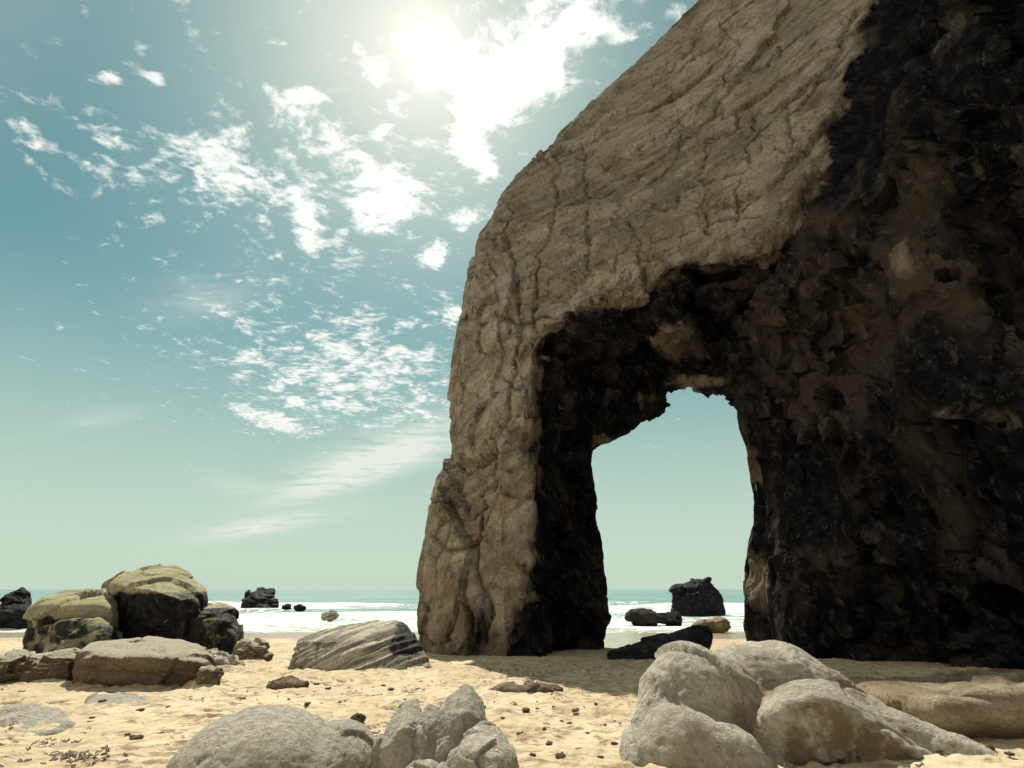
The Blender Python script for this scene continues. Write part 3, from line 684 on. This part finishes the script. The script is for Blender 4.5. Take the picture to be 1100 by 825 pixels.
def sand():
    m, t, b = material('beach_sand')
    geo = t.n.new('ShaderNodeNewGeometry'); pos = geo.outputs['Position']
    sep = t.n.new('ShaderNodeSeparateXYZ'); t.l.new(pos, sep.inputs[0])
    big = t.noise(pos, .35, 5, .6); mid = t.noise(pos, 2.5, 6, .65); fine = t.noise(pos, 180, 3, .7)
    col = t.mix(t.ramp(big, .35, .65), (.50, .405, .26), (.62, .52, .35))
    col = t.mix(t.ramp(mid, .47, .62, 0, .6), col, (.42, .315, .18))
    col = t.mix(t.ramp(fine, .4, .8, 0, .35), col, (.34, .25, .15))
    spots = t.noise(t.mapping(pos, scale=(.6, 1., 1)), 5.5, 5, .72, .6)
    spots = t.math('MULTIPLY', t.ramp(spots, .515, .575), t.ramp(t.noise(pos, .5, 3), .40, .54))
    col = t.mix(t.math('MULTIPLY', spots, .75), col, (.20, .135, .075))
    wet_shade = t.math('ADD', t.ramp(sep.outputs[1], 27, 41), t.math('MULTIPLY', t.math('SUBTRACT', t.noise(pos, .25, 4), .5), .9))
    wf = t.ramp(wet_shade, .45, .8)
    col = t.mix(wf, col, (.25, .19, .12))
    t.put(b.inputs['Base Color'], col)
    t.put(b.inputs['Roughness'], t.ramp(wf, 0, 1, .95, .25, 'LINEAR'))
    b.inputs['Specular IOR Level'].default_value = .2
    prints = t.voro(t.vmath('ADD', t.mapping(pos, scale=(1, .7, 1)), t.vmath('SCALE', t.noise(pos, 2, 3, out=1), scale=.5)), 2.4, 'SMOOTH_F1')
    h = t.math('ADD', t.math('MULTIPLY', t.ramp(prints, .05, .45), .6), t.math('MULTIPLY', mid, .6))
    h = t.math('ADD', h, t.math('MULTIPLY', t.noise(pos, 14, 4, .7), .28))
    h = t.math('ADD', h, t.math('MULTIPLY', fine, .03))
    t.put(b.inputs['Normal'], t.bump(h, .8, .16))
    ys = np.concatenate([np.linspace(-40, 3.5, 12, endpoint=False), np.geomspace(3.5, 75, 520)])
    def z(V):
        P = V.copy(); P[:, 2] = 0
        near = sstep(44, 24, V[:, 1])
        v = ground(V[:, 1]) - .32 * np.exp(-((V[:, 0] - 6.5) / 3.2) ** 2 - ((V[:, 1] - 35) / 5.) ** 2) + .10 * fbm(P * .3, 3, 61) * near
        _, e = cells(np.stack([P[:, 0] * 1.6 + .5 * perlin(P * 1.5, 5), P[:, 1] * 1.2 + .5 * perlin(P * 1.5 + 7, 5), P[:, 2]], 1), 66)
        pr = fbm(P * np.array([2.1, 1.6, 1]), 3, 63)
        v += near * ((.07 * pr - .06 * sstep(.1, .4, pr)) * sstep(3, 9, V[:, 1]) + .035 * fbm(P * np.array([4, 5, 1.]), 3, 65) - .05 * sstep(.3, .75, e) * sstep(.0, .25, perlin(P * .4, 77)))
        return v
    def dents(V):
        nx = 640; ny = len(ys); Z = np.zeros((ny, nx)); r = np.random.default_rng(5)
        hw = np.array([max(11, 1.25 * abs(y) + 4) for y in ys])
        tr = []
        for _ in range(46):                                   # walked tracks
            x, y, a = r.uniform(-14, 12), r.uniform(5, 24), r.uniform(-.6, .6) + (np.pi / 2 if r.random() < .35 else 0)
            for k in range(r.integers(8, 26)):
                side = .12 if k % 2 else -.12
                tr.append((x - side * math.sin(a), y + side * math.cos(a), a + r.normal(0, .15), 1.))
                x += .62 * math.cos(a); y += .62 * math.sin(a); a += r.normal(0, .08)
        for _ in range(1500): tr.append((r.uniform(-16, 14), 4.5 + 20 * r.random() ** 1.3, r.uniform(0, 6.3), r.uniform(.4, 1.1)))
        for x, y, a, sc in tr:
            if y < 4 or y > 30: continue
            L, W = .17 * sc + .03, .085 * sc + .02
            j0, j1 = np.searchsorted(ys, (y - .4, y + .4))
            for j in range(j0, j1):
                dx = 2 * hw[j] / (nx - 1); c = int(round((x + hw[j]) / dx)); w = int(.45 / dx) + 1
                i0, i1 = max(0, c - w), min(nx, c + w)
                if i0 >= i1: continue
                X = -hw[j] + dx * np.arange(i0, i1) - x; Yd = ys[j] - y
                u = (X * math.cos(a) + Yd * math.sin(a)) / L; v = (-X * math.sin(a) + Yd * math.cos(a)) / W
                q = np.sqrt(u * u + v * v)
                Z[j, i0:i1] += sc * (-.045 * np.exp(-q ** 4) + .022 * np.exp(-((q - 1.35) / .4) ** 2))
        return np.clip(Z, -.09, .06).ravel()
    FX, FY, FS = -32., 3., .06
    occ = np.zeros((1070, 600))
    for q in FOOT:
        i = ((q[:, 0] - FX) / FS).astype(int); j = ((q[:, 1] - FY) / FS).astype(int)
        k = (i >= 0) & (i < 1070) & (j >= 0) & (j < 600); occ[i[k], j[k]] = 1
    for w in (3, 4, 5):
        for ax in (0, 1):
            c = np.cumsum(np.pad(occ, [(w + 1, w) if a == ax else (0, 0) for a in (0, 1)]), axis=ax)
            occ = (np.take(c, range(2 * w + 1, c.shape[ax]), ax) - np.take(c, range(0, c.shape[ax] - 2 * w - 1), ax)) / (2 * w + 1)
    occ = np.clip(occ / .35, 0, 1)
    def bank_fill(V):
        i = np.clip(((V[:, 0] - FX) / FS).astype(int), 0, 1069); j = np.clip(((V[:, 1] - FY) / FS).astype(int), 0, 599)
        return .10 * occ[i, j] * (.4 + .9 * sstep(-.4, .4, perlin(np.stack([V[:, 0] * 1.3, V[:, 1] * 1.3, 0 * V[:, 0]], 1), 111)))
    z0 = z
    z = lambda V: z0(V) + dents(V) + bank_fill(V)
    o = grid_mesh('sand_beach', lambda y: max(11, 1.25 * abs(y) + 4), ys, m, z, 640)
    tag(o, kind='structure')
sand()

# ------------------------------------------------------------------ sea
def sea():
    m, t, b = material('sea_water')
    geo = t.n.new('ShaderNodeNewGeometry'); pos = geo.outputs['Position']
    foam = t.attr('foam')
    fn = t.noise(t.mapping(pos, scale=(.5, 1., 1)), .55, 8, .7, .6)
    lace = t.voro(t.vmath('ADD', t.mapping(pos, scale=(.6, 1, 1)), t.vmath('SCALE', t.noise(pos, .6, 4, out=1), scale=1.6)), .9, 'DISTANCE_TO_EDGE')
    ff = t.math('ADD', foam, t.math('MULTIPLY', t.math('SUBTRACT', fn, .5), 1.5))
    ff = t.math('ADD', ff, t.ramp(lace, 0, .12, .16, -.1))
    ff = t.ramp(ff, .40, .62)
    sep = t.n.new('ShaderNodeSeparateXYZ'); t.l.new(pos, sep.inputs[0])
    deep = t.mix(t.ramp(t.noise(t.mapping(pos, scale=(.3, 1, 1)), .06, 4), .35, .65), (.10, .205, .185), (.17, .30, .26))
    deep = t.mix(t.ramp(sep.outputs[1], 46, 62), (.34, .34, .25), deep)
    fcol = t.mix(t.ramp(t.noise(t.mapping(pos, scale=(.25, 1., 1)), .9, 6, .7), .35, .6), (.46, .49, .45), (.78, .78, .73))
    col = t.mix(ff, deep, fcol)
    t.put(b.inputs['Base Color'], col)
    t.put(b.inputs['Roughness'], t.ramp(ff, 0, 1, .22, .9, 'LINEAR'))
    b.inputs['IOR'].default_value = 1.33
    h = t.math('ADD', t.noise(t.mapping(pos, scale=(.4, 1, 1)), .35, 6, .62), t.math('MULTIPLY', t.noise(t.mapping(pos, scale=(.5, 1, 1)), 2.2, 4, .6), .25))
    t.put(b.inputs['Normal'], t.bump(t.math('ADD', h, t.math('MULTIPLY', ff, .2)), .6, .7))
    ys = np.concatenate([np.linspace(31, 130, 380, endpoint=False), np.geomspace(130, 9000, 150)])
    info = {}
    def z(V):
        x, y = V[:, 0], V[:, 1]
        P = np.stack([x, y, np.zeros_like(x)], 1)
        wob = 7 * fbm(P * np.array([.018, .006, 1]), 3, 71) + 2. * fbm(P * .09, 2, 72)
        yy = y + wob
        v = np.full(len(V), SEA); f = np.zeros(len(V))
        for yc, hgt, w, sd in ((47.5, .12, 2.2, 1), (57, .30, 3., 2), (68, .45, 3.4, 3), (82, .75, 4.4, 4), (101, .8, 5., 5), (124, .7, 6., 6)):
            a = sstep(-.35, .25, perlin(np.stack([x * .022 + sd * 9.7, y * 0, y * 0], 1), 80 + sd) + .12 * perlin(P * .2, 85))
            d = yy - yc
            prof = np.exp(-np.where(d < 0, (d / (.45 * w)) ** 2, (d / (1.5 * w)) ** 2))
            v += hgt * a * prof
            f = np.maximum(f, a * np.exp(-np.where(d < 0, (d / (1.9 * w)) ** 2, (d / (.9 * w)) ** 2)) * (1. if yc < 110 else .7))
        surf = sstep(104, 60, yy)
        f = np.maximum(f, (.60 + .22 * fbm(P * np.array([.02, .3, 1]), 3, 99)) * surf * sstep(40, 46, yy))
        f = np.maximum(f, .6 * np.exp(-((yy - 43) / 1.0) ** 2))
        amp = sstep(40, 110, y) * sstep(3000, 500, y)
        v += amp * (.35 * fbm(P * np.array([.03, .09, 1]), 3, 90))
        v += .05 * fbm(P * np.array([.5, .9, 1]), 3, 91) * sstep(36, 48, y) * sstep(400, 120, y)
        whit = sstep(.2, .5, fbm(P * np.array([.03, .075, 1]), 4, 95)) * sstep(100, 140, y) * sstep(1500, 300, y)
        info['foam'] = np.maximum(f, .72 * whit)
        return v
    o = grid_mesh('sea_water', lambda y: 1.6 * y + 25, ys, m, z, 520)
    at_ = o.data.attributes.new('foam', 'FLOAT', 'POINT'); at_.data.foreach_set('value', info['foam'].astype(np.float32))
    tag(o, kind='structure')
sea()

# ------------------------------------------------------------------ pebbles and weed on the sand
def litter():
    base = []
    for k in range(5):
        o = build_rock('pebble', [('e', (0, 0, 0), (.5, .36 + .05 * k % .15, .22 + .04 * (k % 3)))], M_PEB, 'x', 'pebble', res=20, amp=.06, facet=.12, seed=100 + k)
        base.append(o)
    spots = [(78, 708 + 26), (58, 739), (112, 812), (137, 790), (146, 795), (98, 772), (240, 778), (262, 751), (285, 737), (340, 736), (352, 741), (412, 737), (452, 733), (595, 760), (618, 765),
             (640, 757), (577, 762), (630, 790), (590, 800), (602, 815), (650, 780), (660, 800), (565, 765), (622, 806), (645, 815), (585, 784), (612, 778), (420, 742), (310, 752), (180, 760),
             (206, 752), (172, 790), (150, 765), (60, 812), (110, 755), (330, 757), (365, 755), (460, 738), (520, 760), (540, 772), (1010, 808), (1060, 805), (1085, 812), (560, 790), (572, 812)]
    used = set()
    for n, (px, py) in enumerate(spots):
        y = gy(py); p = at(px, py, y)
        k = n % 5
        o = base[k] if k not in used else base[k].copy()
        if k in used: COL.objects.link(o)
        used.add(k)
        s = .07 + .09 * rng.random() ** 2
        o.location = (p[0], p[1], float(ground(p[1])) - .03 * s)
        o.scale = (s, s * .8, s * .55); o.rotation_euler = (0, 0, rng.random() * 6.28)
        tag(o, 'small dark pebble lying loose on the open sand', 'pebble', 'loose pebbles scattered on the sand')
    # dry weed scraps: countless, one object
    m, t, b = material('dry_weed')
    geo = t.n.new('ShaderNodeNewGeometry')
    t.put(b.inputs['Base Color'], t.mix(t.ramp(t.noise(geo.outputs['Position'], 6, 3), .35, .65), (.035, .022, .014), (.12, .075, .04)))
    b.inputs['Roughness'].default_value = .8
    Vs, Qs = [], []
    def strip(x, y, L, w, ang, curl):
        n = 6; z0 = float(ground(y))
        ptx, pty, a = x, y, ang; i0 = sum(len(v) for v in Vs); pts = []
        for k in range(n):
            ww = w * math.sin(math.pi * (k + .6) / (n + .2))
            zz = z0 + .012 + .03 * rng.random()
            nx_, ny_ = -math.sin(a), math.cos(a)
            pts += [(ptx - nx_ * ww, pty - ny_ * ww, zz), (ptx, pty, zz + w * .7), (ptx + nx_ * ww, pty + ny_ * ww, zz)]
            ptx += math.cos(a) * L / n; pty += math.sin(a) * L / n; a += curl * (rng.random() - .3)
        Vs.append(np.array(pts))
        for k in range(n - 1):
            for j in (0, 1):
                q = i0 + 3 * k + j
                Qs.append((q, q + 3, q + 4, q + 1))
    clusters = [(75, 815, .14, 34), (55, 800, .12, 10), (100, 820, .15, 14), (330, 733, .5, 8), (350, 748, .8, 16), (250, 745, .8, 14), (590, 728, 1.6, 40), (560, 720, 1.2, 24), (640, 735, 1.2, 24)]
    for px, py, sp, n in clusters:
        p = at(px, py, gy(py))
        for _ in range(n):
            q = rng.normal(0, 1, 2) * sp
            strip(p[0] + q[0], p[1] + q[1] * .7, .05 + .09 * rng.random(), .008 + .014 * rng.random(), rng.random() * 6.28, .35)
    for _ in range(620):
        y = 5 + 24 * rng.random() ** 1.2; x = (rng.random() * 2 - 1) * y * .95
        if perlin(np.array([[x * .3, y * .25, 3.]]), 9)[0] < -.05: continue
        strip(x, y, .04 + .12 * rng.random() ** 2, .010 + .022 * rng.random() ** 2, rng.normal(0, .6), .3)
    o = mesh_obj('seaweed_litter', np.concatenate(Vs), np.array(Qs), m)
    tag(o, 'dark dry seaweed scraps strewn over the sand', 'seaweed', kind='stuff')
litter()

# ------------------------------------------------------------------ sky and clouds
def world():
    w = bpy.data.worlds.new('World'); scene.world = w; w.use_nodes = True
    t = NT(w.node_tree); t.n.clear()
    out = t.n.new('ShaderNodeOutputWorld'); bg = t.n.new('ShaderNodeBackground'); t.l.new(bg.outputs[0], out.inputs[0])
    sky = t.n.new('ShaderNodeTexSky'); sky.sky_type = 'NISHITA'; sky.sun_disc = False
    sky.sun_elevation = SUN_EL; sky.sun_rotation = SUN_AZ
    sky.air_density = 1.; sky.dust_density = 1.2; sky.ozone_density = 1.
    STR = .08
    bg.inputs[1].default_value = STR
    tc = t.n.new('ShaderNodeTexCoord'); d = tc.outputs['Generated']
    sep = t.n.new('ShaderNodeSeparateXYZ'); t.l.new(d, sep.inputs[0])
    col = t.mix(1., sky.outputs[0], (.37, .86, .68), 'MULTIPLY')
    elev = sep.outputs[2]
    cs = t.vmath('DOT_PRODUCT', d, tuple(float(v) for v in SUN_D))
    ang = t.math('ARCCOSINE', t.math('MINIMUM', cs, 1.))
    col = t.mix(t.math('EXPONENT', t.math('MULTIPLY', ang, -3.2)), col, t.mix(1., sky.outputs[0], (.80, .86, .74), 'MULTIPLY'))
    k = t.vmath('ADD', t.vmath('SCALE', col, scale=1 / 11.), (1., 1., 1.))
    col = t.vmath('SCALE', t.vmath('DIVIDE', col, k), scale=1.22)
    # pale sea haze low down
    col = t.mix(t.ramp(elev, 0., .52, .92, 0.), col, (5.7, 6.9, 5.7))
    # cloud deck: directions dropped on a high plane
    den = t.math('ADD', t.math('MAXIMUM', elev, 0.), .10)
    cmb = t.n.new('ShaderNodeCombineXYZ')
    t.l.new(t.math('DIVIDE', sep.outputs[0], den), cmb.inputs[0]); t.l.new(t.math('DIVIDE', sep.outputs[1], den), cmb.inputs[1])
    uv = cmb.outputs[0]
    def uvp(px, py):
        r = ray(px, py); r = r / np.linalg.norm(r)
        return r[0] / (max(r[2], 0) + .10), r[1] / (max(r[2], 0) + .10)
    def blob(ax_, ay_, bx_, by_, wpx):
        """soft elongated patch between two sky directions; width given in photo pixels"""
        A = np.array(uvp(ax_, ay_)); B = np.array(uvp(bx_, by_)); c = (A + B) / 2
        mx, my = (ax_ + bx_) / 2, (ay_ + by_) / 2
        L = np.array([bx_ - ax_, by_ - ay_], float); L /= np.linalg.norm(L)
        # local jacobian for the width
        p1 = np.array(uvp(mx - L[1] * wpx, my + L[0] * wpx)); p2 = np.array(uvp(mx + L[1] * wpx, my - L[0] * wpx))
        e1 = (B - A) / 2 * 1.15; e2 = (p2 - p1) / 2
        M = np.linalg.inv(np.array([e1, e2]).T)
        D = t.vmath('SUBTRACT', uv, (float(c[0]), float(c[1]), 0.))
        a = t.vmath('DOT_PRODUCT', D, (float(M[0, 0]), float(M[0, 1]), 0.)); b_ = t.vmath('DOT_PRODUCT', D, (float(M[1, 0]), float(M[1, 1]), 0.))
        r2 = t.math('ADD', t.math('MULTIPLY', a, a), t.math('MULTIPLY', b_, b_))
        return t.math('EXPONENT', t.math('MULTIPLY', r2, -.9))
    patches = [(640, 0, 490, 130, 54, 1.02), (490, 120, 525, 190, 22, .95), (620, 10, 670, 40, 18, .9), (425, 130, 395, 150, 14, .7), (450, 190, 375, 245, 34, .95), (480, 235, 530, 230, 16, .8), (462, 262, 472, 285, 20, 1.),
               (175, 150, 290, 205, 22, .9), (190, 215, 260, 225, 12, .5), (320, 190, 335, 280, 22, .85), (295, 105, 360, 98, 12, .8), (10, 125, 60, 165, 12, .85), (108, 75, 130, 90, 9, .7), (160, 80, 178, 92, 9, .6),
               (480, 330, 495, 345, 14, .85), (255, 440, 335, 465, 12, 1.), (305, 432, 330, 430, 9, .9), (350, 432, 395, 428, 10, .75), (240, 375, 280, 385, 10, .55), (310, 370, 325, 378, 8, .8), (400, 375, 470, 390, 16, .75),
               (420, 430, 470, 440, 20, .65), (190, 375, 195, 392, 8, .4), (555, 165, 570, 165, 10, .5), (740, 0, 720, 20, 22, .7), (55, 345, 72, 352, 7, .5), (130, 185, 160, 195, 8, .45), (180, 170, 480, 230, 105, .5), (230, 390, 490, 420, 70, .62), (560, 60, 620, 90, 50, .9), (20, 60, 180, 260, 60, .3), (455, 20, 500, 120, 42, .8)]
    cov = None
    for a in patches:
        g = t.math('MULTIPLY', blob(*a[:5]), a[5])
        cov = g if cov is None else t.math('MAXIMUM', cov, g)
    warp = t.vmath('ADD', uv, t.vmath('SCALE', t.vmath('SUBTRACT', t.noise(uv, 3., 3, .5, out=1), (.5, .5, .5)), scale=.16))
    puff = t.noise(t.mapping(warp, scale=(1, 1, 1), rot=(0, 0, R(35))), 11., 7, .62, .25)
    sm = t.noise(uv, 40., 4, .6)
    puff2 = t.noise(t.mapping(warp, scale=(1, 1.5, 1), rot=(0, 0, R(-30))), 27., 5, .6, .3)
    dens = t.math('ADD', t.math('ADD', t.math('MULTIPLY', puff, .52), t.math('MULTIPLY', puff2, .36)), t.math('MULTIPLY', sm, .12))
    dens = t.math('ADD', dens, t.math('MULTIPLY', cov, .27))
    dens = t.math('ADD', t.math('MULTIPLY', t.math('SUBTRACT', dens, .5), 1.5), .47)
    cl = t.ramp(dens, .59, .86)
    # thin streaks of high cloud
    wis = [(315, 530, 500, 460, 19, 1.5), (215, 578, 335, 556, 9, 1.), (180, 325, 270, 310, 22, .4), (75, 455, 140, 445, 9, .28), (230, 520, 300, 530, 10, .35), (280, 30, 420, 60, 60, .16)]
    wc = None
    for a in wis:
        g = t.math('MULTIPLY', blob(*a[:5]), a[5])
        wc = g if wc is None else t.math('MAXIMUM', wc, g)
    ws = t.noise(t.mapping(uv, scale=(1.2, 3., 1), rot=(0, 0, R(-25))), 2.6, 7, .62, .4)
    wcl = t.math('MULTIPLY', wc, t.ramp(ws, .27, .57))
    low = t.ramp(elev, .02, .10)
    # unseen overcast added behind the camera to fill the shaded faces
    back_fill = t.math('MULTIPLY', t.ramp(sep.outputs[1], .12, -.45), t.ramp(t.noise(uv, 1.2, 5, .6), .3, .55, .6, 1.))
    col = t.mix(t.math('MULTIPLY', back_fill, .8), col, (2.9, 2.8, 2.4))
    bank_fill = t.ramp(t.vmath('DOT_PRODUCT', d, (-.76, -.55, .34)), .35, .9)  # unseen bright cloud added behind left to light the arch face
    col = t.mix(t.math('MULTIPLY', bank_fill, t.ramp(t.noise(uv, 2.2, 5, .6), .35, .55, .5, 1.)), col, (9.2, 8.7, 7.4))
    # sun aureole
    aure = t.math('ADD', t.math('MULTIPLY', t.math('EXPONENT', t.math('MULTIPLY', ang, -6.)), 1.35), t.math('MULTIPLY', t.math('EXPONENT', t.math('MULTIPLY', ang, -20.)), 3.6))
    disc = t.ramp(ang, R(2.0), R(.8), 0, 60)
    cbright = t.math('ADD', 9.3, t.math('MULTIPLY', t.math('EXPONENT', t.math('MULTIPLY', ang, -5.)), 6.))
    cshade = t.ramp(dens, .7, 1.05, 1.08, .84)
    ccol = t.vmath('SCALE', (1., 1., .94), scale=t.math('MULTIPLY', cbright, cshade))
    col = t.mix(t.math('MULTIPLY', t.math('MINIMUM', wcl, 1.), t.math('MULTIPLY', low, .85)), col, (8.3, 8.5, 7.6))
    col = t.mix(t.math('MULTIPLY', cl, low), col, ccol)
    glow = t.vmath('SCALE', (1., .95, .80), scale=t.math('ADD', aure, disc))
    col = t.vmath('ADD', col, glow)
    t.put(bg.inputs[0], col)
    w.cycles.sampling_method = 'MANUAL'; w.cycles.sample_map_resolution = 512

    L = bpy.data.lights.new('sun', 'SUN'); L.energy = 5.; L.angle = R(.55); L.color = (1., .95, .85)
    o = bpy.data.objects.new('sun', L); COL.objects.link(o)
    o.rotation_euler = Vector(SUN_D).to_track_quat('Z', 'Y').to_euler()
    o.location = (0, 0, 60)
world()

# ------------------------------------------------------------------ camera and render
cam = bpy.data.cameras.new('camera'); co = bpy.data.objects.new('camera', cam); COL.objects.link(co)
cam.sensor_width = 36; cam.lens = 36 * FPX / 1100; cam.clip_start = .05; cam.clip_end = 20000
co.location = (0, 0, CAMZ); co.rotation_euler = (math.pi / 2 + PITCH, 0, 0)
scene.camera = co
vs = scene.view_settings
vs.view_transform = 'Standard'; vs.look = 'None'; vs.exposure = .38; vs.gamma = 1.; vs.use_curve_mapping = False
scene.cycles.max_bounces = 4; scene.cycles.diffuse_bounces = 3; scene.cycles.glossy_bounces = 2
scene.cycles.use_denoising = True
scene.cycles.use_adaptive_sampling = True; scene.cycles.adaptive_threshold = .03
scene.cycles.sample_clamp_indirect = 6.
